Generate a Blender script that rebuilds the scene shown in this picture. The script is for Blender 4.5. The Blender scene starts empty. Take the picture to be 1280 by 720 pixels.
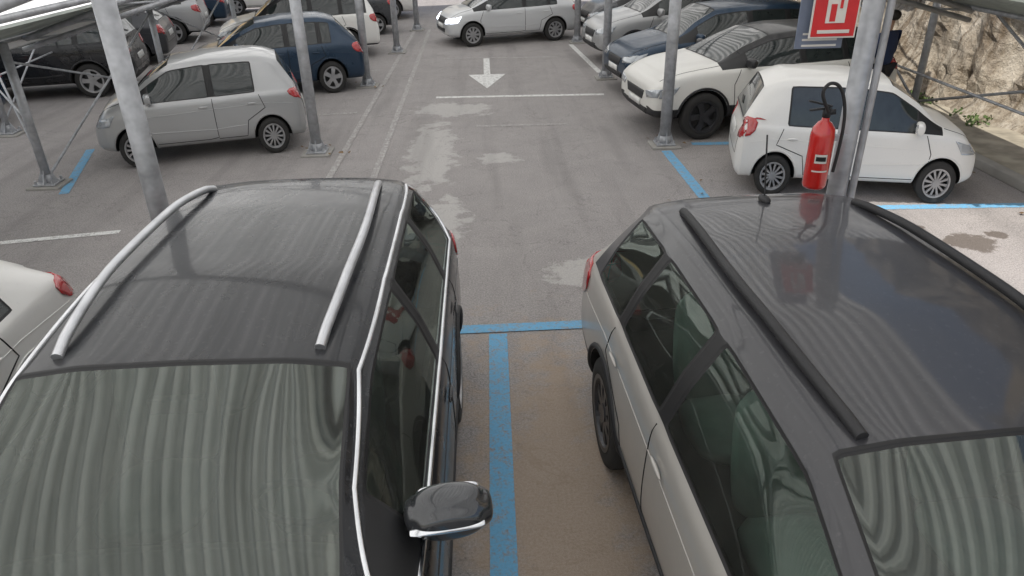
import bpy, bmesh, math, random
from mathutils import Vector, Matrix, noise
from mathutils.bvhtree import BVHTree
random.seed(7)
scene=bpy.context.scene
COL=scene.collection
# ---------------------------------------------------------------- materials
def newmat(name):
    m=bpy.data.materials.new(name); m.use_nodes=True
    nt=m.node_tree; b=nt.nodes['Principled BSDF']
    return m,nt,b
def N(nt,t,**k):
    n=nt.nodes.new(t)
    for a,v in k.items(): setattr(n,a,v)
    return n
def objcoord(nt):
    return N(nt,'ShaderNodeTexCoord').outputs['Object']
def noise_node(nt,vec,scale,detail=4,rough=.55,dist=0):
    n=N(nt,'ShaderNodeTexNoise'); n.inputs['Scale'].default_value=scale
    n.inputs['Detail'].default_value=detail; n.inputs['Roughness'].default_value=rough
    n.inputs['Distortion'].default_value=dist
    nt.links.new(vec,n.inputs['Vector']); return n.outputs['Fac']
def ramp(nt,fac,stops):
    r=N(nt,'ShaderNodeValToRGB'); e=r.color_ramp.elements
    while len(e)<len(stops): e.new(.5)
    for i,(p,c) in enumerate(stops):
        e[i].position=p; e[i].color=(c[0],c[1],c[2],1) if not isinstance(c,(int,float)) else (c,c,c,1)
    nt.links.new(fac,r.inputs[0]); return r.outputs[0]
def mixc(nt,fac,a,b,mode='MIX'):
    m=N(nt,'ShaderNodeMix',data_type='RGBA',blend_type=mode)
    if isinstance(fac,(int,float)): m.inputs[0].default_value=fac
    else: nt.links.new(fac,m.inputs[0])
    for s,i in ((a,6),(b,7)):
        if isinstance(s,tuple): m.inputs[i].default_value=(s[0],s[1],s[2],1)
        else: nt.links.new(s,m.inputs[i])
    return m.outputs[2]
def math_n(nt,op,a,b=None):
    m=N(nt,'ShaderNodeMath',operation=op)
    for s,i in ((a,0),(b,1)):
        if s is None: continue
        if isinstance(s,(int,float)): m.inputs[i].default_value=s
        else: nt.links.new(s,m.inputs[i])
    return m.outputs[0]
def bump(nt,b,h,strength=.3,dist=.01):
    n=N(nt,'ShaderNodeBump'); n.inputs['Strength'].default_value=strength; n.inputs['Distance'].default_value=dist
    nt.links.new(h,n.inputs['Height']); nt.links.new(n.outputs[0],b.inputs['Normal'])
def simple(name,col,rough=.5,metal=0,spec=.5,coat=0,var=.12,scale=6,bmp=0):
    m,nt,b=newmat(name)
    c=objcoord(nt); f=noise_node(nt,c,scale,2,.6)
    dark=tuple(x*(1-var) for x in col); lite=tuple(min(1,x*(1+var)) for x in col)
    nt.links.new(ramp(nt,f,[(.3,dark),(.7,lite)]),b.inputs['Base Color'])
    b.inputs['Roughness'].default_value=rough; b.inputs['Metallic'].default_value=metal
    b.inputs['Specular IOR Level'].default_value=spec
    b.inputs['Coat Weight'].default_value=coat; b.inputs['Coat Roughness'].default_value=.04
    if bmp: bump(nt,b,noise_node(nt,c,scale*8,2),bmp,.004)
    return m
_p={}
def paint(name,col,metal=.35,rough=.32,coat=.8,spec=.5,dustk=.3):
    if name in _p: return _p[name]
    m,nt,b=newmat(name)
    c=objcoord(nt)
    f=noise_node(nt,c,2.2,4,.65); sp=noise_node(nt,c,38,2,.6)
    dust=tuple(x*.82+.05 for x in col)
    k=math_n(nt,'ADD',math_n(nt,'MULTIPLY',f,dustk),math_n(nt,'MULTIPLY',ramp(nt,sp,[(.60,0),(.72,1)]),.35))
    nt.links.new(mixc(nt,k,col,dust),b.inputs['Base Color'])
    nt.links.new(ramp(nt,f,[(.3,rough-.06),(.75,rough+.14)]),b.inputs['Roughness'])
    b.inputs['Metallic'].default_value=metal; b.inputs['Specular IOR Level'].default_value=spec
    b.inputs['Coat Weight'].default_value=coat
    nt.links.new(ramp(nt,f,[(.3,.03),(.8,.10)]),b.inputs['Coat Roughness'])
    _p[name]=m; return m
def clear_glass(name,tint,boost,rough=.02,gcol=(.84,.95,.87),film=.10):
    m=bpy.data.materials.new(name); m.use_nodes=True; nt=m.node_tree; nt.nodes.clear()
    o=N(nt,'ShaderNodeOutputMaterial'); mx=N(nt,'ShaderNodeMixShader'); t=N(nt,'ShaderNodeBsdfTransparent'); g=N(nt,'ShaderNodeBsdfGlossy')
    t.inputs[0].default_value=(*tint,1); g.inputs['Roughness'].default_value=rough; g.inputs[0].default_value=(*gcol,1)
    fr=N(nt,'ShaderNodeFresnel'); fr.inputs['IOR'].default_value=boost
    c=objcoord(nt); d=noise_node(nt,c,5,4,.7)
    df=N(nt,'ShaderNodeBsdfDiffuse'); df.inputs[0].default_value=(.38,.38,.35,1)
    nt.links.new(fr.outputs[0],mx.inputs[0]); nt.links.new(t.outputs[0],mx.inputs[1]); nt.links.new(g.outputs[0],mx.inputs[2])
    m2=N(nt,'ShaderNodeMixShader'); nt.links.new(math_n(nt,'MULTIPLY',d,film),m2.inputs[0])
    nt.links.new(mx.outputs[0],m2.inputs[1]); nt.links.new(df.outputs[0],m2.inputs[2]); nt.links.new(m2.outputs[0],o.inputs[0])
    return m
M={}
M['glass']=simple('dark_window_glass',(.022,.028,.028),.06,0,.6,.3,.2)
M['seal']=simple('rubber_seal',(.012,.012,.013),.55)
M['plastic']=simple('black_plastic',(.022,.022,.024),.6,bmp=.1)
M['tyre']=simple('tyre_rubber',(.028,.027,.026),.85,bmp=.2)
M['rim']=simple('alloy_rim',(.40,.40,.41),.4,.7)
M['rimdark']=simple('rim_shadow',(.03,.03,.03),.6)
M['darkrim']=simple('dark_alloy',(.06,.06,.065),.35,.6)
M['chrome']=simple('chrome_trim',(.75,.76,.78),.12,1)
M['satin']=simple('satin_rail',(.62,.63,.65),.34,.85)
M['red']=simple('tail_lamp_red',(.42,.012,.015),.12,0,.8,1)
M['lamp']=simple('head_lamp_glass',(.42,.45,.48),.1,.3,.8,1)
M['plate']=simple('number_plate_white',(.75,.75,.73),.4)
M['gap']=simple('panel_gap',(.008,.008,.008),.8)
M['galv']=simple('galvanised_steel',(.40,.41,.43),.5,.4,bmp=.15,scale=9,var=.22)
M['seat']=simple('seat_fabric',(.05,.065,.06),.9,bmp=.2)
M['seatlight']=simple('seat_fabric_light',(.24,.30,.275),.85,bmp=.2)
M['interior']=simple('interior_trim',(.03,.036,.034),.7)
M['wglass_near']=clear_glass('tinted_windscreen',(.42,.50,.46),1.9,.035,(.86,.94,.87),.16)
M['sglass_near']=clear_glass('tinted_side_glass',(.55,.68,.62),1.5)
M['sglass_dark']=clear_glass('privacy_side_glass',(.09,.11,.10),1.6)
# ---------------------------------------------------------------- helpers
def mesh_obj(name,verts,faces,mats,parent=None,smooth=False,fm=None):
    me=bpy.data.meshes.new(name); me.from_pydata(verts,[],faces); me.update()
    for m in mats: me.materials.append(m)
    if fm:
        for p,i in zip(me.polygons,fm): p.material_index=i
    if smooth:
        for p in me.polygons: p.use_smooth=True
    o=bpy.data.objects.new(name,me); COL.objects.link(o)
    if parent: o.parent=parent
    return o
def empty(name,loc=(0,0,0),yaw=0,scale=(1,1,1)):
    e=bpy.data.objects.new(name,None); COL.objects.link(e); e.location=loc; e.rotation_euler=(0,0,yaw); e.scale=scale; e.empty_display_size=.2
    return e
def box(name,c,s,mat,parent=None,bev=.0,rot=None):
    bm=bmesh.new(); bmesh.ops.create_cube(bm,size=1)
    bmesh.ops.scale(bm,vec=s,verts=bm.verts)
    if bev: bmesh.ops.bevel(bm,geom=bm.edges[:],offset=bev,segments=3,affect='EDGES',profile=.6)
    me=bpy.data.meshes.new(name); bm.to_mesh(me); bm.free(); me.materials.append(mat)
    if bev:
        for p in me.polygons: p.use_smooth=True
    o=bpy.data.objects.new(name,me); COL.objects.link(o); o.location=c
    if rot: o.rotation_euler=rot
    if parent: o.parent=parent
    return o
def tube(name,pts,r,mat,parent=None,cyclic=False,res=4):
    cu=bpy.data.curves.new(name,'CURVE'); cu.dimensions='3D'; cu.bevel_depth=r; cu.bevel_resolution=res; cu.use_fill_caps=True
    sp=cu.splines.new('POLY'); sp.points.add(len(pts)-1)
    for p,q in zip(sp.points,pts): p.co=(q[0],q[1],q[2],1)
    sp.use_cyclic_u=cyclic
    for s in cu.splines: s.use_smooth=True
    cu.materials.append(mat)
    o=bpy.data.objects.new(name,cu); COL.objects.link(o)
    if parent: o.parent=parent
    return o
def cylmesh(bm,p0,p1,r,seg=16,r2=None):
    p0=Vector(p0);p1=Vector(p1);d=p1-p0
    q=d.to_track_quat('Z','Y').to_matrix().to_4x4()
    mat=Matrix.Translation((p0+p1)/2)@q
    return bmesh.ops.create_cone(bm,cap_ends=True,segments=seg,radius1=r,radius2=r if r2 is None else r2,depth=d.length,matrix=mat)
def bm_obj(name,bm,mats,parent=None,smooth=True):
    me=bpy.data.meshes.new(name); bm.to_mesh(me); bm.free()
    for m in mats: me.materials.append(m)
    if smooth:
        for p in me.polygons: p.use_smooth=len(p.vertices)<=4
    o=bpy.data.objects.new(name,me); COL.objects.link(o)
    if parent: o.parent=parent
    return o
# ---------------------------------------------------------------- car body
def gen(L,w,H,hb,xc,xh,xr,xgb,rw,clr=.25,xq=-1.0,xb=-.3,hoodz=None,nose=.62):
    hz=hb-.06 if hoodz is None else hoodz
    m=(xh+xc)/2+.02
    return [
    (-L/2,clr+.14,.80*w,.60,.64,.6*w),
    (-L/2+.04,clr+.03,.93*w,.76,.82,.7*w),
    (-L/2+.11,clr,.965*w,hb-.06,hb+.0,.73*w),
    (xgb,clr,.98*w,hb+.02,hb+.09,rw+.07),
    (xr,clr,.99*w,hb+.04,H-.10,rw-.02),
    (xr+.18,clr,w,hb+.04,H-.035,rw),
    (xq,clr,w,hb+.03,H-.005,rw+.01),
    (xq+.07,clr,w,hb+.03,H,rw+.01),
    (xb-.04,clr,w,hb+.01,H,rw+.01),
    (xb+.04,clr,w,hb+.01,H,rw+.01),
    (xh,clr,w,hb,H-.05,rw),
    (m,clr,w,hb-.01,hb+(H-hb)*.58,rw+.02),
    (xc,clr,.99*w,hb-.02,hb+.05,rw+.07),
    ((xc+L/2)/2+.05,clr,.98*w,hz-.03,hz+.04,.72*w),
    (L/2-.16,clr+.02,.92*w,hz-.17,hz-.10,.65*w),
    (L/2-.04,clr+.05,.85*w,nose,nose+.05,.58*w),
    (L/2,clr+.12,.75*w,nose-.12,nose-.09,.5*w)]
def row_pts(s):
    x,zb,w,zl,zt,wt=s
    d8=min(.11,(zt-zl)*.45); d9=min(.04,(zt-zl)*.15)
    z8=zt-d8; y8=wt+.04; y6=w*.935
    zz=zl-zb
    return [(0,zb),(w*.78,zb),(w*.95,zb+.05),(w,zb+.28*zz),(w*.995,zb+.62*zz),(w*.975,zl-.05),(y6,zl),
            ((y6+y8)/2+.02,(zl+z8)/2),(y8,z8),(wt-.03,zt-d9),(wt*.6,zt-d9*.2),(0,zt)]
SLOTS=['body','roof','glass','seal','plastic','sglass','gap','pillar','rearside']
_cache={}
def body_mesh(key,S,axles,R,w,level,cladding=1,quarter=True):
    if key in _cache: return _cache[key].copy()
    bm=bmesh.new(); rings=[]
    for s in S:
        half=row_pts(s); ring=[]
        for y,z in half: ring.append(bm.verts.new((s[0],y,z)))
        for y,z in half[-2:0:-1]: ring.append(bm.verts.new((s[0],-y,z)))
        rings.append(ring)
    n=len(rings[0]); fmap={}
    for i in range(len(rings)-1):
        for j in range(n):
            a,b=rings[i],rings[i+1]; k=(j+1)%n
            f=bm.faces.new((a[j],a[k],b[k],b[j])); rr=j if j<11 else 21-j
            mi=0
            if rr<=cladding: mi=4
            if rr in(9,10) and i in(10,11): mi=2
            elif rr in(9,10) and i==3: mi=2
            elif rr in(9,10) and 4<=i<=9: mi=1
            elif rr==8 and 4<=i<=11: mi=7
            elif rr in(6,7) and i in(9,10): mi=5
            elif rr in(6,7) and (i==7 or (quarter and i==5)): mi=8
            elif rr in(6,7) and i in(8,11): mi=3
            elif rr in(6,7) and i==6 and quarter: mi=3
            elif rr in(6,7) and i==4: mi=7
            f.material_index=mi; fmap[(i,j)]=f
    f=bm.faces.new(rings[0]); f.material_index=0
    f=bm.faces.new(rings[-1][::-1]); f.material_index=0
    bmesh.ops.recalc_face_normals(bm,faces=bm.faces)
    cl=bm.edges.layers.float.new('crease_edge')
    for i in range(3,12):
        for j in (6,16,5,17):
            e=bm.edges.get((rings[i][j],rings[i+1][j]))
            if e: e[cl]=.55 if j in(6,16) else .25
    for i in range(4,12):
        for j in (9,13,8,14):
            e=bm.edges.get((rings[i][j],rings[i+1][j]))
            if e: e[cl]=.4
    for i in (3,4,10):
        for j in range(9,13):
            e=bm.edges.get((rings[i][j],rings[i][(j+1)%n])); 
            if e: e[cl]=.6
    def js(side): return (6,7) if side>0 else (14,15)
    groups=[]
    for side in(1,-1):
        for g in (((5,),(7,),(9,10)) if quarter else ((7,),(9,10))): groups.append(([fmap[(i,j)] for i in g for j in js(side)],.011))
    groups.append(([fmap[(i,j)] for i in(10,11) for j in(9,10,11,12)],.007))
    groups.append(([fmap[(3,j)] for j in(9,10,11,12)],.012))
    for g,th in groups:
        r=bmesh.ops.inset_region(bm,faces=g,thickness=th,depth=-.003,use_even_offset=True)
        for f in r['faces']: f.material_index=3
        for f in r['faces']:
            for e in f.edges:
                mats={ff.material_index for ff in e.link_faces}
                if len(mats)>1 or mats=={3}:
                    e[cl]=max(e[cl],.8)
    me=bpy.data.meshes.new(key); bm.to_mesh(me); bm.free()
    for p in me.polygons: p.use_smooth=True
    dm=[M['seal']]*len(SLOTS)
    for m in dm: me.materials.append(m)
    ob=bpy.data.objects.new('tmp_body',me); COL.objects.link(ob)
    md=ob.modifiers.new('s','SUBSURF'); md.levels=level; md.render_levels=level
    bc=bmesh.new()
    for ax in axles:
        for sd in(1,-1):
            cylmesh(bc,(ax,sd*(w-.27),R),(ax,sd*(w+.3),R),R+.055,40)
    for f in bc.faces: f.material_index=6
    mc=bpy.data.meshes.new('cut'); bc.to_mesh(mc); bc.free()
    for m in dm: mc.materials.append(m)
    co=bpy.data.objects.new('tmp_cut',mc); COL.objects.link(co)
    b=ob.modifiers.new('b','BOOLEAN'); b.operation='DIFFERENCE'; b.object=co; b.solver='EXACT'
    try: b.material_mode='INDEX'
    except Exception: pass
    dg=bpy.context.evaluated_depsgraph_get(); dg.update()
    res=bpy.data.meshes.new_from_object(ob.evaluated_get(dg)); 
    bpy.data.objects.remove(ob); bpy.data.objects.remove(co)
    _cache[key]=res
    return res.copy()
_bvh={}
def get_bvh(key,me):
    if key not in _bvh:
        _bvh[key]=BVHTree.FromPolygons([v.co.copy() for v in me.vertices],[tuple(p.vertices) for p in me.polygons])
    return _bvh[key]
def densify(pts,step=.04,cyclic=False):
    out=[]; q=list(pts)+([pts[0]] if cyclic else [])
    for a,b in zip(q[:-1],q[1:]):
        n=max(1,int(math.dist(a,b)/step))
        for i in range(n): out.append(tuple(a[k]+(b[k]-a[k])*i/n for k in range(len(a))))
    if not cyclic: out.append(tuple(q[-1]))
    return out
def smoothpts(pts,it=2,cyclic=False):
    for _ in range(it):
        o=[]; n=len(pts)
        rng=range(n) if cyclic else range(n-1)
        if not cyclic:o.append(pts[0])
        for i in rng:
            a=pts[i];b=pts[(i+1)%n]
            o.append(tuple(a[k]*.75+b[k]*.25 for k in range(len(a)))); o.append(tuple(a[k]*.25+b[k]*.75 for k in range(len(a))))
        if not cyclic:o.append(pts[-1])
        pts=o
    return pts
def proj(bvh,axis,p,off):
    if axis=='L': o,d=Vector((p[0],3,p[1])),Vector((0,-1,0))
    elif axis=='R': o,d=Vector((p[0],-3,p[1])),Vector((0,1,0))
    elif axis=='T': o,d=Vector((p[0],p[1],4)),Vector((0,0,-1))
    elif axis=='B': o,d=Vector((-5,p[0],p[1])),Vector((1,0,0))
    elif axis=='F': o,d=Vector((5,p[0],p[1])),Vector((-1,0,0))
    h=bvh.ray_cast(o,d)
    if h[0] is None: return None
    nn=h[1]
    if nn.dot(d)>0: nn=-nn
    return h[0]+nn*off
def line(bvh,axis,pts,r,mat,parent,name='trim',off=.001,cyclic=False,sm=0):
    if sm: pts=smoothpts(pts,sm,cyclic)
    q=[proj(bvh,axis,p,off) for p in densify(pts,.04,cyclic)]
    q=[p for p in q if p is not None]
    if len(q)>1: return tube(name,q,r,mat,parent,cyclic,2)
def panel(bvh,axis,poly,mat,parent,name,off=.006,thick=.012,step=.05,sm=0):
    if sm: poly=smoothpts(poly,sm,True)
    bm=bmesh.new(); vs=[bm.verts.new((p[0],p[1],0)) for p in poly]; bm.faces.new(vs)
    for k in(0,1):
        lo=min(p[k] for p in poly); hi=max(p[k] for p in poly); t=lo+step
        while t<hi-.01:
            co=[0,0,0];no=[0,0,0];co[k]=t;no[k]=1
            bmesh.ops.bisect_plane(bm,geom=bm.verts[:]+bm.edges[:]+bm.faces[:],plane_co=co,plane_no=no); t+=step
    bad=[]
    for v in bm.verts:
        p=proj(bvh,axis,(v.co.x,v.co.y),off)
        if p is None: bad.append(v)
        else: v.co=p
    if bad: bmesh.ops.delete(bm,geom=bad,context='VERTS')
    bmesh.ops.recalc_face_normals(bm,faces=bm.faces)
    o=bm_obj(name,bm,[mat],parent)
    for p in o.data.polygons:p.use_smooth=True
    md=o.modifiers.new('s','SOLIDIFY'); md.thickness=thick; md.offset=0
    return o
_wc={}
def wheel(R,wd,style,parent,loc,flip,name):
    k=(R,wd,style)
    if k not in _wc:
        bm=bmesh.new()
        prof=[(R*.60,-wd*.36),(R*.66,-wd*.47),(R*.82,-wd*.5),(R*.95,-wd*.46),(R,-wd*.36),(R,wd*.36),(R*.95,wd*.46),(R*.82,wd*.5),(R*.66,wd*.47),(R*.60,wd*.36)]
        seg=36; rows=[]
        for i in range(seg):
            a=2*math.pi*i/seg
            rows.append([bm.verts.new((r*math.cos(a),y,r*math.sin(a))) for r,y in prof])
        for i in range(seg):
            for j in range(len(prof)-1):
                f=bm.faces.new((rows[i][j],rows[i][j+1],rows[(i+1)%seg][j+1],rows[(i+1)%seg][j])); f.material_index=0
        def ring(r0,y0,r1,y1,mi):
            A=[];B=[]
            for i in range(seg):
                a=2*math.pi*i/seg
                A.append(bm.verts.new((r0*math.cos(a),y0,r0*math.sin(a)))); B.append(bm.verts.new((r1*math.cos(a),y1,r1*math.sin(a))))
            for i in range(seg):
                f=bm.faces.new((A[i],A[(i+1)%seg],B[(i+1)%seg],B[i])); f.material_index=mi
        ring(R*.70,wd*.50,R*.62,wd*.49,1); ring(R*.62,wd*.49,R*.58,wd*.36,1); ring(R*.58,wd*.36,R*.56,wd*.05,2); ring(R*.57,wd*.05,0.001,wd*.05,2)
        ns={'5':5,'m':9,'s':12}[style[0]]
        for s in range(ns):
            a=2*math.pi*s/ns
            w0=R*(.13 if ns==5 else .08 if ns==9 else .05)
            ps=[]
            for r,yy,ww in ((R*.12,wd*.42,w0*1.0),(R*.35,wd*.43,w0*.9),(R*.62,wd*.40,w0*1.25)):
                for sgn in(-1,1): ps.append((r,yy,ww*sgn))
            vs=[]
            for (r,yy,t) in ps:
                x=r*math.cos(a)-t*math.sin(a); z=r*math.sin(a)+t*math.cos(a)
                vs.append((bm.verts.new((x,yy,z)),bm.verts.new((x,yy-wd*.14,z))))
            for q in(0,2):
                A,B,C,D=vs[q],vs[q+1],vs[q+3],vs[q+2]
                for ff in ((A[0],B[0],C[0],D[0]),(A[0],D[0],D[1],A[1]),(B[0],B[1],C[1],C[0])):
                    f=bm.faces.new(ff); f.material_index=1
        cylmesh(bm,(0,wd*.3,0),(0,wd*.46,0),R*.17,20)
        for f in bm.faces:
            c=f.calc_center_median()
            if (c.x**2+c.z**2)**.5<R*.18 and c.y>wd*.29: f.material_index=1
        bmesh.ops.recalc_face_normals(bm,faces=bm.faces)
        me=bpy.data.meshes.new('wheel'); bm.to_mesh(me); bm.free()
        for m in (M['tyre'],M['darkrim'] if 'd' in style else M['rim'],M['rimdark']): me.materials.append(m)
        for p in me.polygons: p.use_smooth=(p.material_index==0)
        _wc[k]=me
    o=bpy.data.objects.new(name,_wc[k]); COL.objects.link(o); o.parent=parent; o.location=loc
    o.rotation_euler=(0,random.uniform(0,6),0)
    if flip: o.rotation_euler=(0,random.uniform(0,6),math.pi)
    return o
def superbox(name,c,s,mat,parent,rot=(0,0,0),lv=2,crease=0):
    bm=bmesh.new(); bmesh.ops.create_cube(bm,size=1); bmesh.ops.scale(bm,vec=s,verts=bm.verts)
    if crease: bmesh.ops.bevel(bm,geom=bm.edges[:],offset=min(s)*crease,segments=2,affect='EDGES')
    o=bm_obj(name,bm,[mat],parent); o.location=c; o.rotation_euler=rot
    for p in o.data.polygons:p.use_smooth=True
    md=o.modifiers.new('s','SUBSURF'); md.levels=lv; md.render_levels=lv
    return o
TYPES={
 'suvA':dict(S=gen(4.45,1.02,1.62,1.06,1.22,.30,-2.06,-2.14,.70,.28,-1.35,-.45,nose=.72),ax=(-1.33,1.36),R=.36,w=1.02,L=4.45,clad=2,H=1.62,hb=1.06,q=True),
 'crossB':dict(S=gen(4.4,1.03,1.60,1.04,1.38,.56,-1.86,-2.05,.67,.27,-1.12,-.25,nose=.72),ax=(-1.22,1.36),R=.35,w=1.03,L=4.4,clad=2,H=1.60,hb=1.04,q=True),
 'yaris':dict(S=gen(3.65,.83,1.50,.93,1.18,.42,-1.45,-1.70,.56,.22,-1.05,-.22,hoodz=.90),ax=(-1.18,1.19),R=.28,w=.83,L=3.65,clad=0,H=1.5,hb=.93,q=False),
 'alto':dict(S=gen(3.5,.80,1.48,.88,1.15,.40,-1.42,-1.68,.54,.20,-1.1,-.2,hoodz=.86),ax=(-1.15,1.21),R=.27,w=.80,L=3.5,clad=0,H=1.48,hb=.88,q=False),
 'evoque':dict(S=gen(4.36,.97,1.60,1.10,1.02,.15,-1.72,-2.0,.60,.30,-1.15,-.35,hoodz=1.06,nose=.80),ax=(-1.33,1.33),R=.37,w=.97,L=4.36,clad=2,H=1.60,hb=1.10,q=True),
 'suvC':dict(S=gen(4.4,.92,1.62,1.03,1.12,.35,-1.85,-2.08,.60,.27,-1.2,-.35,nose=.70),ax=(-1.3,1.34),R=.34,w=.92,L=4.4,clad=1,H=1.62,hb=1.03,q=True),
 'hatchD':dict(S=gen(4.0,.87,1.46,.93,1.22,.35,-1.45,-1.85,.54,.22,-1.05,-.28,hoodz=.88),ax=(-1.2,1.28),R=.31,w=.87,L=4.0,clad=0,H=1.46,hb=.93,q=True),
}
def make_car(name,typ,loc,yaw,body,roof=None,scale=(1,1,1),style='5',level=2,near=False,extras=None,rails=None,chrome=False,pillar=None):
    T=TYPES[typ]; root=empty(name,loc,math.radians(yaw),scale); ex=extras or {}
    key=typ+str(level)
    me=body_mesh(key,T['S'],T['ax'],T['R'],T['w'],level,T['clad'],T['q']); bv=get_bvh(key,me)
    mats=[body,roof or body,M['wglass_near'] if near else M['glass'],M['seal'],M['plastic'] if T['clad'] else body,M['sglass_near'] if near else M['glass'],M['gap'],pillar or roof or body,(M['sglass_near'] if near=='light' else M['sglass_dark']) if near else M['glass']]
    for i,m in enumerate(mats): me.materials[i]=m
    o=bpy.data.objects.new('body_shell',me); COL.objects.link(o); o.parent=root
    R=T['R'];w=T['w'];L=T['L'];hb=T['hb'];H=T['H']
    for i,ax in enumerate(T['ax']):
        for sd in(1,-1):
            wheel(R,.21,style,root,(ax,sd*(w-.115),R),sd<0,'wheel')
            arc=[(ax+(R+.075)*math.cos(math.radians(a)),R+(R+.075)*math.sin(math.radians(a))) for a in range(-8,189,8)]
            line(bv,'L' if sd>0 else 'R',arc,.018 if T['clad'] else .007,M['plastic'] if T['clad'] else body,root,'arch_trim')
    S=T['S']; xb=(S[8][0]+S[9][0])/2; xq=S[6][0]+.02; xm=S[11][0]+.12
    zs=T['S'][8][1]+.12
    xr_=T['ax'][0]
    for sd,a in((1,'L'),(-1,'R')):
        g=.005 if near else .006
        line(bv,a,[(xb,hb-.01),(xb,zs),(xb+.15,zs-.02),(xm+.08,zs-.02),(xm+.12,hb-.25),(xm+.02,hb-.03)],g,M['gap'],root,'door_gap',off=-.001)
        line(bv,a,[(xb,zs-.02),(xr_+R+.18,zs-.02),(xr_+R+.12,R+.28),(xq-.08,hb-.2),(xq,hb+.0)],g,M['gap'],root,'door_gap',off=-.001)
        line(bv,a,[(-L/2+.2,hb-.18),(xq-.15,hb-.13),(xb,hb-.16),(xm,hb-.2)],.004,body,root,'crease_line',off=0)
        line(bv,a,[(xr_+R+.15,.50),(xb,.47),(xm,.50)],.006 if not T['clad'] else .012,body if not T['clad'] else M['plastic'],root,'side_moulding',off=.002)
        for xx in (xb+.17,xq+.14):
            p=proj(bv,a,(xx,hb-.12),.018)
            if p: superbox('door_handle',p,(.19,.028,.035),body,root,lv=2)
        mx=S[11][0]-.02
        if near:
            my=sd*(w*.94+.10)
            superbox('door_mirror',(mx,my,hb+.10),(.21,.34,.21),ex.get('mir') or body,root,(0,0,sd*.15),lv=3,crease=.18)
            superbox('mirror_glass',(mx-.055,my,hb+.105),(.05,.25,.15),M['chrome'],root,(0,0,sd*.12),2,.2)
            superbox('mirror_indicator',(mx+.082,my,hb+.10),(.05,.28,.03),M['chrome'],root,(0,0,sd*.15),2,.2)
            box('mirror_arm',(mx,sd*(w*.93),hb+.03),(.07,.16,.05),M['plastic'],root,.015)
        else:
            my=sd*(w*.94+.06); mz=hb+.07
            superbox('door_mirror',(mx+.02,my,mz),(.12,.22,.15),ex.get('mir') or body,root,(0,0,sd*.15),lv=2,crease=.12)
            superbox('mirror_glass',(mx-.025,my,mz),(.03,.17,.11),M['chrome'],root,(0,0,sd*.12),2,.2)
            box('mirror_arm',(mx+.02,sd*(w*.93),mz-.05),(.06,.12,.04),M['plastic'],root,.012)
    for sd,a in((1,'L'),(-1,'R')):
        z0=.72 if T['clad'] else .66
        lm=ex.get('lamp') or M['lamp']
        panel(bv,'F',[(sd*w*.48,z0+.02),(sd*w*.88,z0+.10),(sd*w*.86,z0-.03),(sd*w*.55,z0-.07)],lm,root,'head_lamp',.004,.01)
        panel(bv,a,[(L/2-.42,z0+.14),(L/2-.12,z0+.06),(L/2-.1,z0-.04),(L/2-.3,z0-.02)],lm,root,'head_lamp_side',.004,.01)
    panel(bv,'F',[(-w*.42,.72),(w*.42,.72),(w*.36,.58),(-w*.36,.58)],M['plastic'],root,'grille',.004,.01)
    panel(bv,'F',[(-w*.55,.47),(w*.55,.47),(w*.48,.36),(-w*.48,.36)],M['plastic'],root,'lower_grille',.004,.01)
    panel(bv,'F',[(-.26,.56),(.26,.56),(.26,.46),(-.26,.46)],M['plate'],root,'front_plate',.012,.01)
    for sd in(1,-1):
        line(bv,'T',[(S[12][0]+.03,sd*w*.80),(S[13][0],sd*w*.80),(S[14][0],sd*w*.70)],.005,M['gap'],root,'bonnet_gap',off=-.001,sm=1)
    pz=ex.get('pz',.68)
    panel(bv,'B',[(-.26,pz+.06),(.26,pz+.06),(.26,pz-.06),(-.26,pz-.06)],M['plate'],root,'rear_plate',.012,.01)
    zz=S[3][4]
    line(bv,'B',[(0,zz+.05),(.22,zz+.10)],.008,M['plastic'],root,'rear_wiper',off=.012)
    for sd in(1,-1): line(bv,'B',[(0,.50),(sd*w*.70,.50),(sd*w*.78,.70),(sd*w*.76,hb)],.005,M['gap'],root,'tailgate_gap',off=-.001)
    zt=ex.get('tz',(hb-.22,hb+.02)); tl_=ex.get('tl',.24)
    for sd,a in((1,'L'),(-1,'R')):
        panel(bv,'B',[(sd*w*.66,zt[0]),(sd*w*.95,zt[0]+.02),(sd*w*.94,zt[1]),(sd*w*.72,zt[1]-.02)],M['red'],root,'tail_lamp',.005,.012,sm=1)
        panel(bv,a,[(-L/2+.02,zt[0]+.02),(-L/2+tl_,zt[0]+.08),(-L/2+tl_+.06,zt[1]-.02),(-L/2+.08,zt[1])],M['red'],root,'tail_lamp_side',.005,.012,sm=1)
    if chrome:
        for sd,a in((1,'L'),(-1,'R')):
            top=[(s[0],row_pts(s)[8][1]+.03) for s in S[5:12]]; bot=[(s[0],s[3]-.005) for s in S[5:13]]
            line(bv,a,bot,.013,M['chrome'],root,'belt_chrome',off=.004)
            line(bv,a,top+[(S[12][0],S[12][3]+.02)],.013,M['chrome'],root,'window_chrome',off=.004)
            line(bv,a,[bot[0],(S[5][0]-.16,(bot[0][1]+top[0][1])/2),top[0]],.013,M['chrome'],root,'window_chrome',off=.004,sm=2)
    if rails:
        y0,rx0,rx1,rad,mat,lift=rails
        for sd in(1,-1):
            pts=[]
            nn=20
            for i in range(nn+1):
                t=i/nn; x=rx0+(rx1-rx0)*t; y=sd*(y0-.05*(2*t-1)**2)
                p=proj(bv,'T',(x,y),0); up=lift*min(1,math.sin(math.pi*t)**.5*1.15) if 0<t<1 else -.0
                pts.append((p.x,p.y,p.z+up+rad*.4))
            tube('roof_rail',pts,rad,mat,root,False,4)
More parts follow.
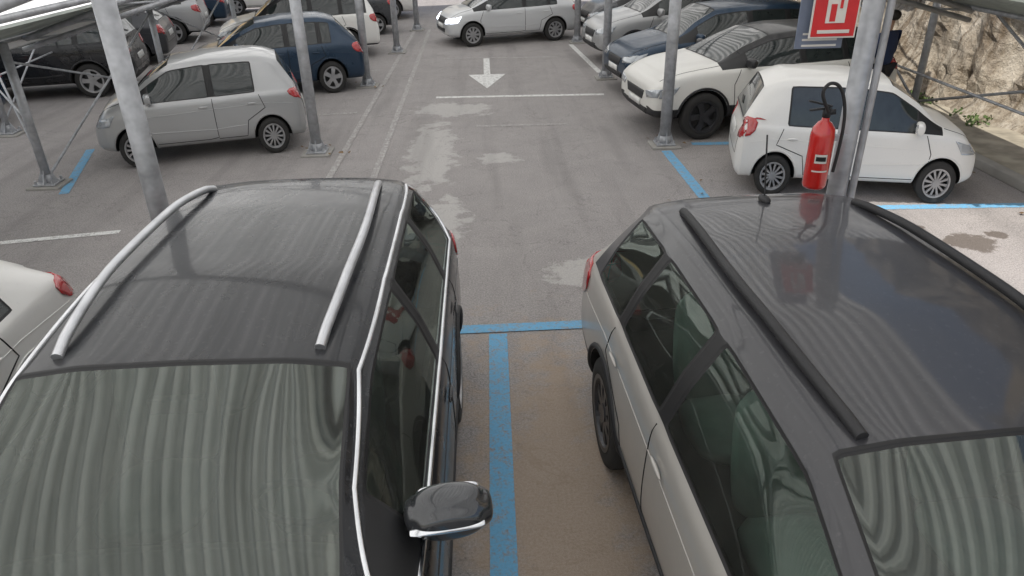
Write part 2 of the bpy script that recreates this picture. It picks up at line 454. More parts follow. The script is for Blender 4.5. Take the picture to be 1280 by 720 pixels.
    if near:
        sm=M['seatlight'] if near=='light' else M['seat']
        xs=[S[9][0]+.35,S[6][0]+.35]
        for sx in xs:
            for sy in(-.42,.42):
                superbox('seat_base',(sx+.1,sy,.62),(.55,.52,.20),sm,root,lv=2,crease=.25)
                superbox('seat_back',(sx-.22,sy,.95),(.17,.52,.66),sm,root,(0,-.22,0),2,.25)
                superbox('headrest',(sx-.32,sy,1.32),(.11,.27,.18),sm,root,(0,-.15,0),2,.2)
        superbox('dashboard',(S[11][0]+.1,0,.90),(.5,w*1.62,.28),M['interior'],root,lv=2,crease=.3)
        pts=[(S[11][0]-.28+.06*math.sin(a),.42+.18*math.cos(a),.98+.17*math.sin(a)) for a in [2*math.pi*i/24 for i in range(24)]]
        tube('steering_wheel',pts,.016,M['interior'],root,True)
        box('cabin_floor',((S[12][0]+S[3][0])/2,0,.42),(S[12][0]-S[3][0]-.1,w*1.7,.04),M['interior'],root)
        for sd in(1,-1): box('door_lining',((S[12][0]+S[3][0])/2,sd*w*.86,.68),(S[12][0]-S[3][0]-.2,.03,.56),M['interior'],root)
        box('rear_view_mirror',(S[10][0]+.12,0,H-.17),(.04,.22,.07),M['interior'],root,.01)
    return root,bv
# ---------------------------------------------------------------- camera
cam=bpy.data.cameras.new('camera'); co=bpy.data.objects.new('camera',cam); COL.objects.link(co)
cam.sensor_width=36; cam.lens=36*900/1280; cam.clip_end=400; cam.clip_start=.05
co.location=(0,0,3.15); co.rotation_euler=tuple(math.radians(a) for a in(62.129,1.19,-2.251))
scene.camera=co
# ---------------------------------------------------------------- world
w=bpy.data.worlds.new('World'); scene.world=w; w.use_nodes=True
nt=w.node_tree; sky=nt.nodes.new('ShaderNodeTexSky'); sky.sky_type='NISHITA'; sky.sun_disc=False
SE,SA=math.radians(58),math.radians(215)
sky.sun_elevation=SE; sky.sun_rotation=SA; sky.air_density=1.2; sky.dust_density=2.5
nt.links.new(sky.outputs[0],nt.nodes['Background'].inputs[0]); nt.nodes['Background'].inputs[1].default_value=.15
sl=bpy.data.lights.new('sun','SUN'); sl.energy=5; sl.angle=math.radians(.5); sl.color=(1,.95,.88)
so=bpy.data.objects.new('sun',sl); COL.objects.link(so)
sd=Vector((math.sin(SA)*math.cos(SE),math.cos(SA)*math.cos(SE),math.sin(SE)))
so.rotation_euler=sd.to_track_quat('Z','Y').to_euler(); so.location=(0,0,20)
scene.view_settings.view_transform='Standard'; scene.view_settings.look='None'; scene.view_settings.exposure=0
# ---------------------------------------------------------------- ground
m,nt,b=newmat('asphalt')
c=objcoord(nt)
big=noise_node(nt,c,.35,2,.6); mid=noise_node(nt,c,2.3,4,.7); fine=noise_node(nt,c,60,2,.75); speck=noise_node(nt,c,200,0,.6)
base=ramp(nt,big,[(.32,(.20,.185,.183)),(.68,(.34,.315,.308))])
base=mixc(nt,.5,base,ramp(nt,mid,[(.25,(.16,.149,.147)),(.75,(.39,.363,.352))]))
base=mixc(nt,.5,base,ramp(nt,fine,[(.3,(.11,.104,.103)),(.7,(.48,.45,.435))]))
base=mixc(nt,ramp(nt,speck,[(.62,0),(.76,.6)]),base,(.62,.59,.56))
wob=math_n(nt,'MULTIPLY',math_n(nt,'SUBTRACT',noise_node(nt,c,3.5,5,.7),.5),2.6)
def blob(cx,cy,rx,ry,soft=.25):
    mp=N(nt,'ShaderNodeMapping'); mp.vector_type='POINT'
    mp.inputs['Location'].default_value=(-cx/rx,-cy/ry,0); mp.inputs['Scale'].default_value=(1/rx,1/ry,1)
    nt.links.new(c,mp.inputs[0]); l=N(nt,'ShaderNodeVectorMath',operation='LENGTH'); nt.links.new(mp.outputs[0],l.inputs[0])
    return ramp(nt,math_n(nt,'ADD',l.outputs['Value'],wob),[(1-soft,1),(1,0)])
def maxall(l):
    r=l[0]
    for x in l[1:]: r=math_n(nt,'MAXIMUM',r,x)
    return r
pb=maxall([blob(*a) for a in((-.85,10.3,.36,1.8),(-.65,7.7,.42,.7),(-.6,12.8,.75,.5),(.95,6.2,.45,.35),(.1,9.9,.3,.25))])
base=mixc(nt,math_n(nt,'MULTIPLY',pb,.62),base,mixc(nt,fine,(.34,.33,.32),(.66,.64,.61)))
mp=N(nt,'ShaderNodeMapping'); mp.inputs['Scale'].default_value=(1.4,.10,1); nt.links.new(c,mp.inputs[0])
base=mixc(nt,math_n(nt,'MULTIPLY',ramp(nt,noise_node(nt,mp.outputs[0],1.6,3,.6),[(.5,0),(.68,1)]),.28),base,(.11,.103,.10))
ck=math_n(nt,'ABSOLUTE',math_n(nt,'SUBTRACT',noise_node(nt,c,.9,5,.62,.6),.5))
base=mixc(nt,ramp(nt,ck,[(.0015,.3),(.005,0)]),base,(.05,.046,.043))
sb_=maxall([blob(*a,.2) for a in((4.95,6.6,.28,.22),(5.3,6.75,.12,.1),(4.5,7.0,.15,.08))])
base=mixc(nt,math_n(nt,'MULTIPLY',sb_,.75),base,(.07,.053,.04))
base=mixc(nt,math_n(nt,'MULTIPLY',blob(.35,3.2,.8,2.2,.6),.55),base,(.40,.29,.19))
nt.links.new(base,b.inputs['Base Color']); b.inputs['Roughness'].default_value=.8
bump(nt,b,fine,.7,.01)
mesh_obj('ground',[(-120,-60,0),(120,-60,0),(120,200,0),(-120,200,0)],[(0,1,2,3)],[m])
def linemat(name,col,wear=.5):
    m,nt,b=newmat(name); c=objcoord(nt)
    f=noise_node(nt,c,14,5,.78); f2=noise_node(nt,c,60,2,.7)
    a=mixc(nt,f2,(.16,.15,.147),(.42,.395,.38))
    k=ramp(nt,math_n(nt,'ADD',math_n(nt,'MULTIPLY',f,.7),math_n(nt,'MULTIPLY',f2,.3)),[(wear-.09,0),(wear+.05,1)])
    nt.links.new(mixc(nt,k,a,mixc(nt,f2,tuple(x*.8 for x in col),tuple(min(1,x*1.15) for x in col))),b.inputs['Base Color']); b.inputs['Roughness'].default_value=.75
    return m
blue=linemat('blue_line_paint',(.14,.38,.60),.46); white=linemat('white_line_paint',(.74,.74,.72),.47); wornw=linemat('worn_white_paint',(.5,.49,.47),.57)
def strip(name,p0,p1,wd,mat,z=.004):
    a=Vector((*p0,0));b_=Vector((*p1,0)); d=(b_-a).normalized(); n=Vector((-d.y,d.x,0))*wd/2
    return mesh_obj(name,[(a-n)+Vector((0,0,z)),(b_-n)+Vector((0,0,z)),(b_+n)+Vector((0,0,z)),(a+n)+Vector((0,0,z))],[(0,1,2,3)],[mat])
strip('blue_parking_line',(.02,5.14),(-.03,-.5),.15,blue)
strip('blue_parking_line',(-2.6,5.2),(2.7,5.26),.13,blue,.008)
strip('blue_parking_line',(2.55,10.0),(2.62,5.33),.14,blue)
strip('blue_parking_line',(3.0,7.68),(6.2,7.52),.13,blue)
strip('blue_parking_line',(3.0,10.3),(6.2,10.15),.13,blue)
strip('blue_parking_line',(-6.1,11.0),(-5.5,9.0),.12,blue)
strip('white_road_line',(-.96,13.76),(2.2,13.61),.13,white)
strip('white_road_line',(-1.0,17.75),(1.7,17.55),.12,wornw)
strip('white_road_line',(-.2,11.64),(1.31,11.61),.09,wornw)
strip('white_road_line',(-5.6,7.42),(-4.2,7.66),.10,white)
strip('white_road_line',(-6.8,8.1),(-6.0,8.4),.10,wornw)
strip('white_road_line',(-1.55,9.2),(-1.62,22.5),.09,wornw)
strip('white_road_line',(-2.15,9.2),(-2.05,22.5),.09,wornw,.006)
strip('white_road_line',(2.42,15.6),(2.2,19.2),.12,white)
strip('white_road_line',(1.9,22),(1.8,28),.12,wornw)
for yy in (12.8,16.6,20.4): strip('white_road_line',(-2.3,yy),(-6.0,yy-.6),.1,wornw)
for yy in (12.7,16.0,19.0): strip('white_road_line',(2.6,yy),(6.0,yy),.1,wornw)
mesh_obj('direction_arrow',[(-.05,15.7,.005),(.09,15.7,.005),(.09,17.6,.005),(-.05,17.6,.005),(-.38,15.75,.0055),(.42,15.75,.0055),(.01,14.4,.0055)],[(0,1,2,3),(4,6,5)],[white])
# ---------------------------------------------------------------- steel structure
def corr(name,x0,z0,x1,z1,y0,y1,mat,pitch=.12,dep=.035):
    n=int(abs(x1-x0)/pitch*4); vs=[];fs=[]
    offs=[0,0,1,1]
    for i in range(n+1):
        t=i/n; x=x0+(x1-x0)*t; z=z0+(z1-z0)*t+dep*offs[i%4]
        vs+= [(x,y0,z),(x,y1,z)]
    for i in range(n): fs.append((2*i,2*i+1,2*i+3,2*i+2))
    return mesh_obj(name,vs,fs,[mat])
steel=simple('corrugated_steel_sheet',(.34,.37,.34),.5,.2,var=.25,scale=1.5)
light_sheet=bpy.data.materials.new('light_passing_sheet'); light_sheet.use_nodes=True; nt=light_sheet.node_tree; nt.nodes.clear()  # translucency invented: lets sun through the metal canopy to light the bays
o=N(nt,'ShaderNodeOutputMaterial'); mx=N(nt,'ShaderNodeMixShader'); tl=N(nt,'ShaderNodeBsdfTranslucent'); df=N(nt,'ShaderNodeBsdfDiffuse')
c=objcoord(nt); mp=N(nt,'ShaderNodeMapping'); mp.inputs['Scale'].default_value=(1,.05,1); nt.links.new(c,mp.inputs[0])
wv=N(nt,'ShaderNodeTexWave',wave_type='BANDS',bands_direction='X'); wv.inputs['Scale'].default_value=2.62; wv.inputs['Distortion'].default_value=.8; wv.inputs['Detail'].default_value=1; nt.links.new(mp.outputs[0],wv.inputs['Vector'])
st=noise_node(nt,mp.outputs[0],7,2,.6)
k=math_n(nt,'MULTIPLY',ramp(nt,wv.outputs['Fac'],[(.15,.58),(.6,1)]),ramp(nt,st,[(.35,.60),(.6,1)]))
nt.links.new(mixc(nt,k,(.15,.16,.14),(.96,.96,.94)),tl.inputs[0]); df.inputs[0].default_value=(.6,.6,.56,1)
mx.inputs[0].default_value=.90
nt.links.new(df.outputs[0],mx.inputs[1]); nt.links.new(tl.outputs[0],mx.inputs[2]); nt.links.new(mx.outputs[0],o.inputs[0])
LX0,LZ0,LX1,LZ1=-.75,3.5,-6.25,1.80
RX0,RZ0,RX1,RZ1=1.35,3.5,6.7,1.86
def canopy(name,x0,z0,x1,z1,ys,y0,y1,lane_cover=None,hole=None):
    root=empty(name)
    f=.80; xm=x0+(x1-x0)*f; zm=z0+(z1-z0)*f
    fo=.77; xo=x0+(x1-x0)*fo; zo=z0+(z1-z0)*fo-.05
    zz=lambda x:z0+(z1-z0)*(x-x0)/(x1-x0)-.10
    if hole:
        xh_,yh=hole; zh=z0+(z1-z0)*(xh_-x0)/(x1-x0)
        corr('roof_sheet',x0,z0,xh_,zh,y0,yh,light_sheet).parent=root
        corr('roof_sheet',x0,z0,xm,zm,yh+.02,y1,light_sheet).parent=root
        corr('roof_sheet_steel',xo,zo,x1,z1-.03,yh+.02,y1,steel).parent=root
    else:
        corr('roof_sheet',x0,z0,xm,zm,y0,y1,light_sheet).parent=root
        corr('roof_sheet_steel',xo,zo,x1,z1-.03,y0,y1,steel).parent=root
    if lane_cover is not None: corr('added_lane_cover',x0-.12,z0+.05,lane_cover+.1,z0+.05,y0,y1,light_sheet).parent=root  # out-of-view cover, added over the open lane to block the direct sun
    bm=bmesh.new()
    for y in ys:
        cylmesh(bm,(x0,y,zz(x0)),(x1,y,zz(x1)),.04,8)
        if y>6:
            cylmesh(bm,(x0,y,zz(x0)-.3),(x1,y,zz(x1)-.12),.035,8)
            k=8
            for i in range(k):
                xa=x0+(x1-x0)*i/k; xb=x0+(x1-x0)*(i+1)/k
                cylmesh(bm,(xa,y,zz(xa)-(.3-.18*i/k)),(xb,y,zz(xb)),.014,6)
        if lane_cover is not None: cylmesh(bm,(x0,y,zz(x0)),(lane_cover,y,zz(x0)),.04,8)
    for x in (x0,(x0+x1)/2+.7*(1 if x1>x0 else -1),x1):
        cylmesh(bm,(x,y0 if not (hole and x>hole[0]) else hole[1],zz(x)+.045),(x,y1,zz(x)+.045),.035,8)
    bm_obj('steel_frame',bm,[M['galv']],root)
    return zz
zl=canopy('parking_canopy',LX0,LZ0,LX1,LZ1,(5.2,10.4,14.9,18.7,22.4,26),-5,27,lane_cover=1.36)
zr=canopy('parking_canopy',RX0,RZ0,RX1,RZ1,(10.26,15.0,19,23,27),-5,27,hole=(2.9,6.3))
root=empty('parking_canopy'); corr('roof_sheet',-6.12,1.66,-13.5,3.51,-5,27,light_sheet).parent=root  # hidden behind the first canopy, added to shade the ground on the left
bm=bmesh.new()
for y in (5,9.4,14,18.6,23): cylmesh(bm,(-6.2,y,1.60),(-13.5,y,3.43),.04,8)
for y in (5,10,15,20,25): cylmesh(bm,(-13.4,y,0),(-13.4,y,3.38),.06,12)
bm_obj('steel_frame',bm,[M['galv']],root)
conc=simple('concrete',(.30,.29,.27),.9,bmp=.3,scale=3)
def column(x,y,ztop,r,plate=True):
    root=empty('steel_column',(x,y,0))
    bm=bmesh.new(); cylmesh(bm,(0,0,0),(0,0,ztop),r,24)
    cylmesh(bm,(0,0,.03),(0,0,.16),r*1.12,24,r*1.02)
    bm_obj('post',bm,[M['galv']],root)
    if plate:
        box('base_plate',(0,0,.045),(.28,.28,.02),M['galv'],root,.004)
        box('concrete_pad',(0,0,.01),(.42,.40,.04),conc,root,.012)
        for a in(-1,1):
            for c_ in(-1,1):
                bm=bmesh.new(); cylmesh(bm,(a*.11,c_*.11,.05),(a*.11,c_*.11,.10),.016,6); bm_obj('anchor_bolt',bm,[M['galv']],root,False)
        for a in range(4):
            t=a*math.pi/2
            v=[(r*math.cos(t),r*math.sin(t),.056),(.14*math.cos(t),.14*math.sin(t),.056),(r*math.cos(t),r*math.sin(t),.22)]
            o=mesh_obj('gusset',v,[(0,1,2)],[M['galv']],root); md=o.modifiers.new('s','SOLIDIFY'); md.thickness=.01
for x,y in((-2.52,5.22),(-2.52,10.42),(-2.40,14.92),(-2.19,18.72),(-1.98,22.4)): column(x,y,zl(x),.075)
column(2.45,4.74,zr(2.47),.066)
for x,y in((2.58,10.26),(2.45,15.02),(2.4,19.5),(2.4,24)): column(x,y,zr(x),.08)
for x,y in((-5.86,9.36),(-6.0,14.0),(-6.0,18.6),(-6.0,5.0)): column(x,y,zl(x),.055)
for x,y in((-7.9,12.03),(-8.4,16),(-9.6,20)): column(x,y,1.60+(-6.2-x)*.2507,.05)
for x,y in((6.6,6.0),(6.75,11.2),(6.8,16),(6.8,21)): column(x,y,1.85+ (1.15 if y>7 else 0),.055)
tube('conduit_pipe',[(2.54,4.70,0),(2.54,4.70,3.2)],.024,M['galv'])
def brace(name,segs,r=.018):
    root=empty(name); bm=bmesh.new()
    for a,b_ in segs: cylmesh(bm,a,b_,r,8)
    bm_obj('tubes',bm,[M['galv']],root)
brace('steel_bracing',[((-5.86,9.36,.1),(-6,14,1.6)),((-5.86,9.36,1.6),(-6,14,.3)),((-6,14,.2),(-6,18.6,1.7)),((-6,14,1.7),(-6,18.6,.3)),((-5.86,9.36,.85),(-7.9,12.03,.85)),((-5.86,9.36,.25),(-7.9,12.03,1.9)),((-7.9,12,.9),(-8.4,16,.9)),((-7.9,12,.2),(-8.4,16,2.1))],.016)
brace('steel_bracing',[((6.6,6,.2),(6.75,11.2,2.4)),((6.6,6,1.8),(6.75,11.2,.3)),((6.75,11.2,.3),(6.8,16,2.7)),((6.75,11.2,2.7),(6.8,16,.3)),((6.6,6,.75),(6.8,21,.75)),((6.8,16,.3),(6.8,21,2.7)),((6.75,11.2,2.9),(6.8,21,2.9))],.020)
# ---------------------------------------------------------------- rock wall, kerb
m,nt,b=newmat('rock_face'); c=objcoord(nt)
mp=N(nt,'ShaderNodeMapping'); mp.inputs['Scale'].default_value=(1,1,.35); nt.links.new(c,mp.inputs[0])
f=noise_node(nt,mp.outputs[0],1.6,5,.72,.6); f2=noise_node(nt,c,7,5,.75)
col=ramp(nt,f,[(.30,(.10,.07,.045)),(.44,(.30,.25,.18)),(.58,(.46,.41,.33)),(.75,(.54,.50,.43))])
col=mixc(nt,.45,col,ramp(nt,f2,[(.32,(.10,.075,.05)),(.68,(.56,.51,.43))]))
mp2=N(nt,'ShaderNodeMapping'); mp2.inputs['Scale'].default_value=(1,2.6,.18); nt.links.new(c,mp2.inputs[0])
col=mixc(nt,ramp(nt,noise_node(nt,mp2.outputs[0],2.2,4,.7),[(.50,0),(.62,.75)]),col,(.12,.085,.05))
nt.links.new(col,b.inputs['Base Color']); b.inputs['Roughness'].default_value=.95; bump(nt,b,f2,1.0,.12)
rock=m
vs=[];fs=[]; ny,nz=230,56
for i in range(ny+1):
    for j in range(nz+1):
        y=2+i*.15; z=j*.125-.1
        d=noise.fractal(Vector((y*.35,z*.25,3)),1,2,6)*.55+noise.fractal(Vector((y*1.6,z*1.0,9)),1,2,5)*.24
        vs.append((7.75+.12*z+d-(.35 if z<.3 else 0)*(1-z/.3),y,z))
for i in range(ny):
    for j in range(nz):
        a=i*(nz+1)+j; fs.append((a,a+1,a+nz+2,a+nz+1))
mesh_obj('rock_wall',vs,fs,[rock],smooth=False)
kerb=empty('kerb')
box('kerb_stone',(6.45,14,.06),(.16,26,.12),conc,kerb,.015)
m2=simple('dirt_verge',(.30,.27,.21),.95,scale=3,var=.35,bmp=.6)
mesh_obj('dirt_verge',[(6.53,1,.05),(8.2,1,.1),(8.2,27,.1),(6.53,27,.05)],[(0,1,2,3)],[m2])
leafm=simple('weed_leaves',(.07,.11,.03),.7,var=.4,scale=20)
def weeds(name,spots,mat):
    vs=[];fs=[]
    for (x,y,z,r,n,hh) in spots:
        for _ in range(n):
            a=random.uniform(0,6.28); rr=random.random()**.6*r
            p=Vector((x+rr*math.cos(a),y+rr*math.sin(a),z+random.random()*r*hh))
            d=Vector((random.uniform(-1,1),random.uniform(-1,1),random.uniform(0,1)*(1 if hh else .2))).normalized()*random.uniform(.03,.08)
            s=d.cross(Vector((random.uniform(-1,1),random.uniform(-1,1),.3 if hh else 3))).normalized()*random.uniform(.012,.03)
            k=len(vs); vs+=[p-s,p+d*.5+s*1.2,p+d,p+d*.5-s*1.2]; fs.append((k,k+1,k+2,k+3))
    mesh_obj(name,vs,fs,[mat])
weeds('weeds',[(7.3+random.uniform(-.3,.3),random.uniform(6,22),.05,random.uniform(.08,.22),70,.6) for _ in range(22)],leafm)
weeds('fallen_leaves',[(2.7,10.3,.05,.5,14,0),(-2.35,10.5,.05,.5,12,0),(6.2,9,.02,.5,14,0),(6.2,7,.02,.5,12,0),(-2.3,15,.05,.5,8,0),(2.2,8.5,.012,.8,5,0)],simple('dry_leaf',(.16,.10,.05),.8,var=.4,scale=15))
# ---------------------------------------------------------------- background beyond
plaster=simple('pale_plaster',(.55,.52,.46),.9,scale=1,var=.15,bmp=.2)
def building(name,x0,x1,y0,y1,h,mat,cols,storeys,face='S',zbase=0):
    root=empty(name); box('walls',((x0+x1)/2,(y0+y1)/2,h/2),(x1-x0,y1-y0,h),mat,root)
    box('roof_slab',((x0+x1)/2,(y0+y1)/2,h+.12),(x1-x0+.6,y1-y0+.6,.24),conc,root)
    for s in range(storeys):
        for i in range(cols):
            z=1.2+s*3.0+zbase
            if face=='S':
                x=x0+(x1-x0)*(i+.5)/cols
                box('window_frame',(x,y0-.02,z+.6),(1.3,.08,1.5),conc,root); box('window_glass',(x,y0-.05,z+.6),(1.1,.06,1.3),M['glass'],root)
            else:
                y=y0+(y1-y0)*(i+.5)/cols
                box('window_frame',(x0-.02,y,z+.6),(.08,1.5,1.7),plaster,root); box('window_glass',(x0-.05,y,z+.6),(.06,1.1,1.3),M['glass'],root)
building('plaster_building',-9,3,42,50,9,plaster,6,3)
ochre=simple('ochre_plaster',(.62,.46,.24),.9,scale=1)
building('plaster_building',-30,-12,34,44,9,ochre,7,3)
building('plaster_building',11,22,-2,11,11.5,ochre,5,3,'W',2.5)
root=empty('boundary_wall'); box('wall_panel',(4,33,1.1),(9,.3,2.2),plaster,root); box('coping',(4,33,2.24),(9.2,.4,.1),conc,root)
root=empty('boundary_wall'); box('wall_panel',(-19,14,1.4),(.3,44,2.8),simple('stained_concrete',(.25,.24,.21),.9,scale=1,var=.3),root); box('coping',(-19,14,2.86),(.4,44,.1),conc,root)
# ---------------------------------------------------------------- fire extinguisher and signs
redp=simple('extinguisher_red',(.52,.015,.012),.22,0,.6,.8)
fe=empty('fire_extinguisher',(2.20,4.58,1.42))
bm=bmesh.new(); prof=[(.0,0),(.06,0),(.075,.012),(.078,.03),(.078,.36),(.07,.41),(.045,.445),(.025,.46),(.022,.50),(.0,.50)]
rows=[]
for i in range(28):
    a=2*math.pi*i/28; rows.append([bm.verts.new((max(r,.0005)*math.cos(a),max(r,.0005)*math.sin(a),z)) for r,z in prof])
for i in range(28):
    for j in range(len(prof)-1): bm.faces.new((rows[i][j],rows[(i+1)%28][j],rows[(i+1)%28][j+1],rows[i][j+1]))
bm_obj('cylinder_body',bm,[redp],fe)
bm=bmesh.new(); cylmesh(bm,(0,0,.48),(0,0,.54),.026,14); cylmesh(bm,(0,0,.51),(.05,-.02,.52),.018,10); bm_obj('valve',bm,[M['plastic']],fe)
box('lever',(-.05,0,.57),(.16,.022,.012),M['plastic'],fe,.003,(0,.25,0)); box('carry_handle',(-.05,0,.535),(.13,.022,.012),M['plastic'],fe,.003,(0,-.1,0))
hp=[(.0,-.02,.52),(-.05,-.06,.58),(-.09,-.07,.66),(-.05,-.07,.72),(.02,-.07,.70),(.07,-.07,.6),(.1,-.06,.45),(.1,-.05,.25),(.095,-.04,.12)]
tube('hose',smoothpts(hp,3),.011,M['plastic'],fe)
labm=simple('label_white',(.7,.68,.64),.5); 
def arcpanel(z0,z1,a0,a1,r,mat,name):
    vs=[];fs=[];n=12
    for i in range(n+1):
        a=a0+(a1-a0)*i/n; vs+=[(r*math.cos(a),r*math.sin(a),z0),(r*math.cos(a),r*math.sin(a),z1)]
    for i in range(n): fs.append((2*i,2*i+2,2*i+3,2*i+1))
    mesh_obj(name,vs,fs,[mat],fe,True)
arcpanel(.19,.25,-2.3,-1.3,.0795,labm,'label'); arcpanel(.205,.235,-2.2,-1.4,.081,M['gap'],'label_text'); arcpanel(.13,.14,-2.4,-1.1,.0795,labm,'label_strip')
box('bracket',(.1,.04,.33),(.16,.03,.04),M['galv'],fe,.004)
signred=simple('sign_red',(.60,.02,.025),.4); signblue=simple('sign_backing_grey_blue',(.16,.19,.26),.5)
sg=empty('fire_extinguisher_sign',(2.15,4.60,2.54))
box('red_panel',(0,0,.0),(.27,.012,.28),signred,sg,.004); box('border_white',(0,.004,0),(.29,.01,.30),labm,sg,.003)
box('pictogram_plate',(-.0,-.009,.02),(.12,.006,.16),labm,sg,.001)
box('pictogram_bottle',(-.02,-.014,.0),(.035,.006,.10),signred,sg,.001); box('pictogram_hose',(.025,-.014,.05),(.016,.006,.05),signred,sg,.001)
box('text_bar',(0,-.009,-.11),(.2,.006,.02),labm,sg,.001)
sb=empty('information_sign',(2.10,4.66,2.60))
box('sign_plate',(0,0,0),(.30,.012,.56),signblue,sb,.004)
for k in range(3): box('sign_text',(0,-.009,-.26+.035*k),(.22,.004,.012),labm,sb)
box('sign_clamp',(.22,.03,.1),(.25,.03,.03),M['galv'],sb)
# ---------------------------------------------------------------- cars
black=paint('gloss_black_paint',(.008,.009,.012),0,.25,.42,.3,.2)
gblack=paint('mirror_gloss_black',(.03,.032,.036),.3,.18,1,.6,.2)
beige=paint('greige_metallic_paint',(.45,.43,.40),.25,.36,.6)
roofgrey=paint('dark_grey_roof_paint',(.035,.035,.04),0,.34,.62,.4)
silver=paint('silver_paint',(.42,.425,.43),.4,.36)
lsilver=paint('light_silver_paint',(.60,.61,.62),.2,.36)
whitep=paint('white_paint',(.78,.77,.74),0,.35,.5)
ivory=paint('off_white_paint',(.72,.71,.67),0,.35,.5)
navy=paint('dark_blue_paint',(.012,.035,.07),.3,.3,.4,.35)
dgrey=paint('dark_grey_paint',(.05,.052,.058),.3,.3,.4,.35)
blackr=paint('black_roof_paint',(.02,.02,.022),0,.3,.35,.3)
lit=bpy.data.materials.new('lit_head_lamp'); lit.use_nodes=True; bb=lit.node_tree.nodes['Principled BSDF']; bb.inputs['Emission Color'].default_value=(.8,.88,1,1); bb.inputs['Emission Strength'].default_value=5
car1,bv1=make_car('suv','suvA',(-1.26,2.76,0),-90,black,black,(1,1,1),'5',3,True,rails=(.585,-1.75,.22,.023,M['satin'],.055),chrome=True,extras=dict(mir=gblack))
car2,bv2=make_car('crossover_car','crossB',(1.72,2.42,0),-87.0,beige,roofgrey,(1,1,1),'md',3,'light',rails=(.57,-1.50,.52,.024,M['plastic'],.025),extras=dict(tz=(.76,1.08),tl=.34))
p=proj(bv2,'T',(-1.58,0),0)
tube('roof_aerial',[(p.x,0,p.z),(p.x-.01,0,p.z+.06),(p.x-.09,0,p.z+.38)],.005,M['plastic'],car2)
superbox('aerial_base',(p.x,0,p.z+.012),(.14,.07,.06),M['plastic'],car2,lv=3)
make_car('hatchback_car','hatchD',(-3.85,2.80,0),-90,whitep,None,(1,1,1),'m',3,False)
make_car('hatchback_car','yaris',(-4.22,10.95,0),196,silver,None,(.78,.90,.94),'s',3,False,extras=dict(tz=(.78,.98),pz=.62))
make_car('small_hatchback_car','alto',(4.38,8.55,0),-14,whitep,None,(.76,.88,.93),'s',3,False,extras=dict(tz=(.72,1.0),pz=.72))
make_car('suv','evoque',(4.25,11.55,0),188,ivory,blackr,(.90,.95,.93),'5d',3,False,pillar=blackr,extras=dict(mir=blackr))
make_car('suv','suvC',(4.35,14.1,0),188,navy,None,(.90,.95,.95),'5',2,False)
make_car('suv','suvC',(4.35,17.2,0),188,silver,None,(.92,.95,1),'5',2,False)
make_car('hatchback_car','hatchD',(4.4,20.2,0),188,dgrey,None,(.92,.95,1),'5',2,False)
make_car('hatchback_car','hatchD',(.60,20.4,0),195,lsilver,None,(.90,1,.93),'m',2,False,extras=dict(lamp=lit))
make_car('hatchback_car','hatchD',(-4.15,14.9,0),196,navy,None,(.83,.95,.97),'5',2,False)
make_car('suv','suvC',(-4.5,18.6,0),194,whitep,blackr,(.85,.95,.95),'5',2,False)
make_car('hatchback_car','yaris',(-4.3,22.2,0),192,dgrey,None,(.95,.95,1),'5',2,False)
make_car('hatchback_car','hatchD',(-4.2,25.4,0),190,whitep,None,(.95,.95,1),'5',2,False)
xs=[(-9.0,15.2,black,'suvC'),(-10.2,12.4,navy,'hatchD'),(-9.4,18.4,dgrey,'hatchD'),(-9.8,21.6,silver,'suvC'),(-10,24.8,navy,'hatchD'),(-14.5,16,dgrey,'suvC'),(-14.8,19.2,whitep,'hatchD'),(-15,22.4,navy,'suvC'),(-15,25.8,dgrey,'hatchD'),(-7.6,28,whitep,'hatchD')]
for x,y,pm,t in xs: make_car('hatchback_car' if t=='hatchD' else 'suv',t,(x,y,0),192,pm,None,(.9,.95,.95),'5',2,False)
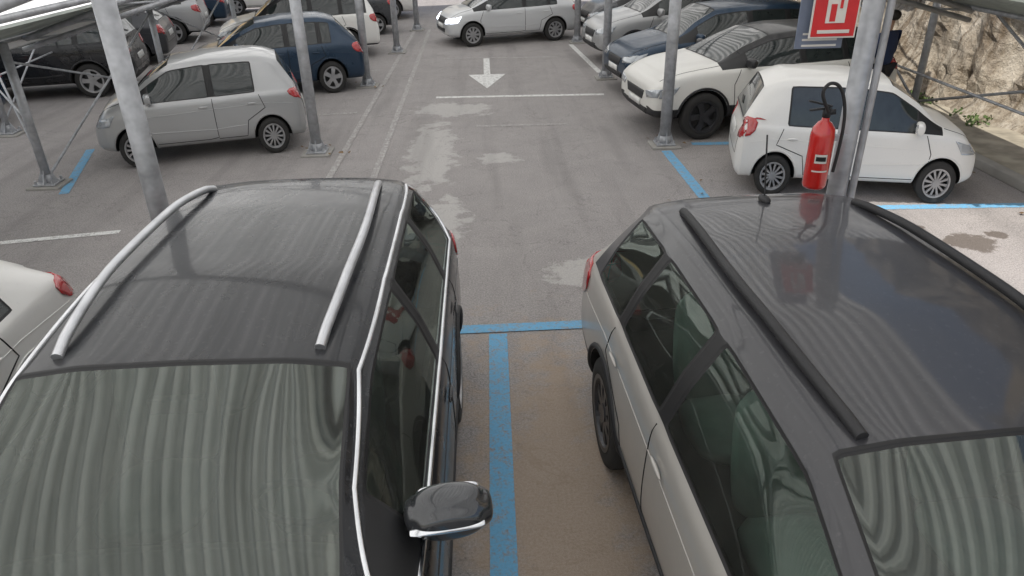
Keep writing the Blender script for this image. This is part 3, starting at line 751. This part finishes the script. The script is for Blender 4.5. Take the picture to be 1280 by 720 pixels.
# ---------------------------------------------------------------- person
def person(loc,yaw):
    root=empty('person',loc,yaw)
    cl=simple('dark_blue_clothes',(.02,.035,.09),.85); skin=simple('skin',(.45,.28,.2),.6); hair=simple('dark_hair',(.02,.015,.012),.7); tr=simple('dark_trousers',(.02,.02,.025),.85)
    def sk(name,vs,es,rs,mat):
        me=bpy.data.meshes.new(name); me.from_pydata(vs,es,[]); me.materials.append(mat)
        o=bpy.data.objects.new(name,me); COL.objects.link(o); o.parent=root
        md=o.modifiers.new('k','SKIN'); 
        for i,r in enumerate(rs): me.skin_vertices[0].data[i].radius=r if isinstance(r,tuple) else (r,r)
        me.skin_vertices[0].data[0].use_root=True
        s=o.modifiers.new('s','SUBSURF'); s.levels=2;s.render_levels=2
        md.use_smooth_shade=True
    sk('torso_and_arms',[(0,0,.92),(0,0,1.1),(0,0,1.32),(0,0,1.42),(0,.19,1.38),(.03,.25,1.12),(.12,.22,.92),(0,-.19,1.38),(.03,-.25,1.12),(.12,-.22,.92)],[(0,1),(1,2),(2,3),(2,4),(4,5),(5,6),(2,7),(7,8),(8,9)],[(.13,.16),(.11,.15),(.12,.17),.06,.06,.048,.035,.06,.048,.035],cl)
    sk('legs',[(0,0,.95),(0,.09,.88),(.03,.1,.48),(-.02,.1,.09),(.12,.1,.04),(0,-.09,.88),(-.02,-.1,.48),(-.08,-.1,.09),(.06,-.1,.04)],[(0,1),(1,2),(2,3),(3,4),(0,5),(5,6),(6,7),(7,8)],[.13,.09,.06,.045,.035,.09,.06,.045,.035],tr)
    sk('neck_and_head',[(0,0,1.42),(.01,0,1.5),(.015,0,1.6),(.01,0,1.68)],[(0,1),(1,2),(2,3)],[.05,.05,(.085,.075),(.06,.055)],skin)
    superbox('nose',(.11,0,1.585),(.04,.03,.05),skin,root); 
    for s in(-1,1):
        superbox('eye',(.095,s*.03,1.61),(.015,.02,.012),hair,root,lv=1); superbox('ear',(.01,s*.088,1.59),(.04,.015,.06),skin,root,lv=1)
        sk('palm',[(.12,s*.22,.92),(.145,s*.22,.86)],[(0,1)],[.026,(.034,.016)],skin)
        for q in range(4):
            a=-.022+.015*q; l=(.06,.07,.066,.052)[q]
            sk('finger_%d'%(q+1),[(.145+a*.6,s*.22,.86),(.15+a,s*.22,.86-l*.6),(.14+a,s*.212,.86-l)],[(0,1),(1,2)],[.008,.008,.006],skin)
        sk('thumb',[(.13,s*.215,.89),(.165,s*.20,.865),(.17,s*.195,.835)],[(0,1),(1,2)],[.010,.009,.007],skin)
    superbox('mouth',(.095,0,1.545),(.012,.05,.01),hair,root,lv=1)
    superbox('hair',(-.025,0,1.65),(.22,.21,.18),hair,root,lv=3)
person((5.95,10.9,0),math.radians(120))
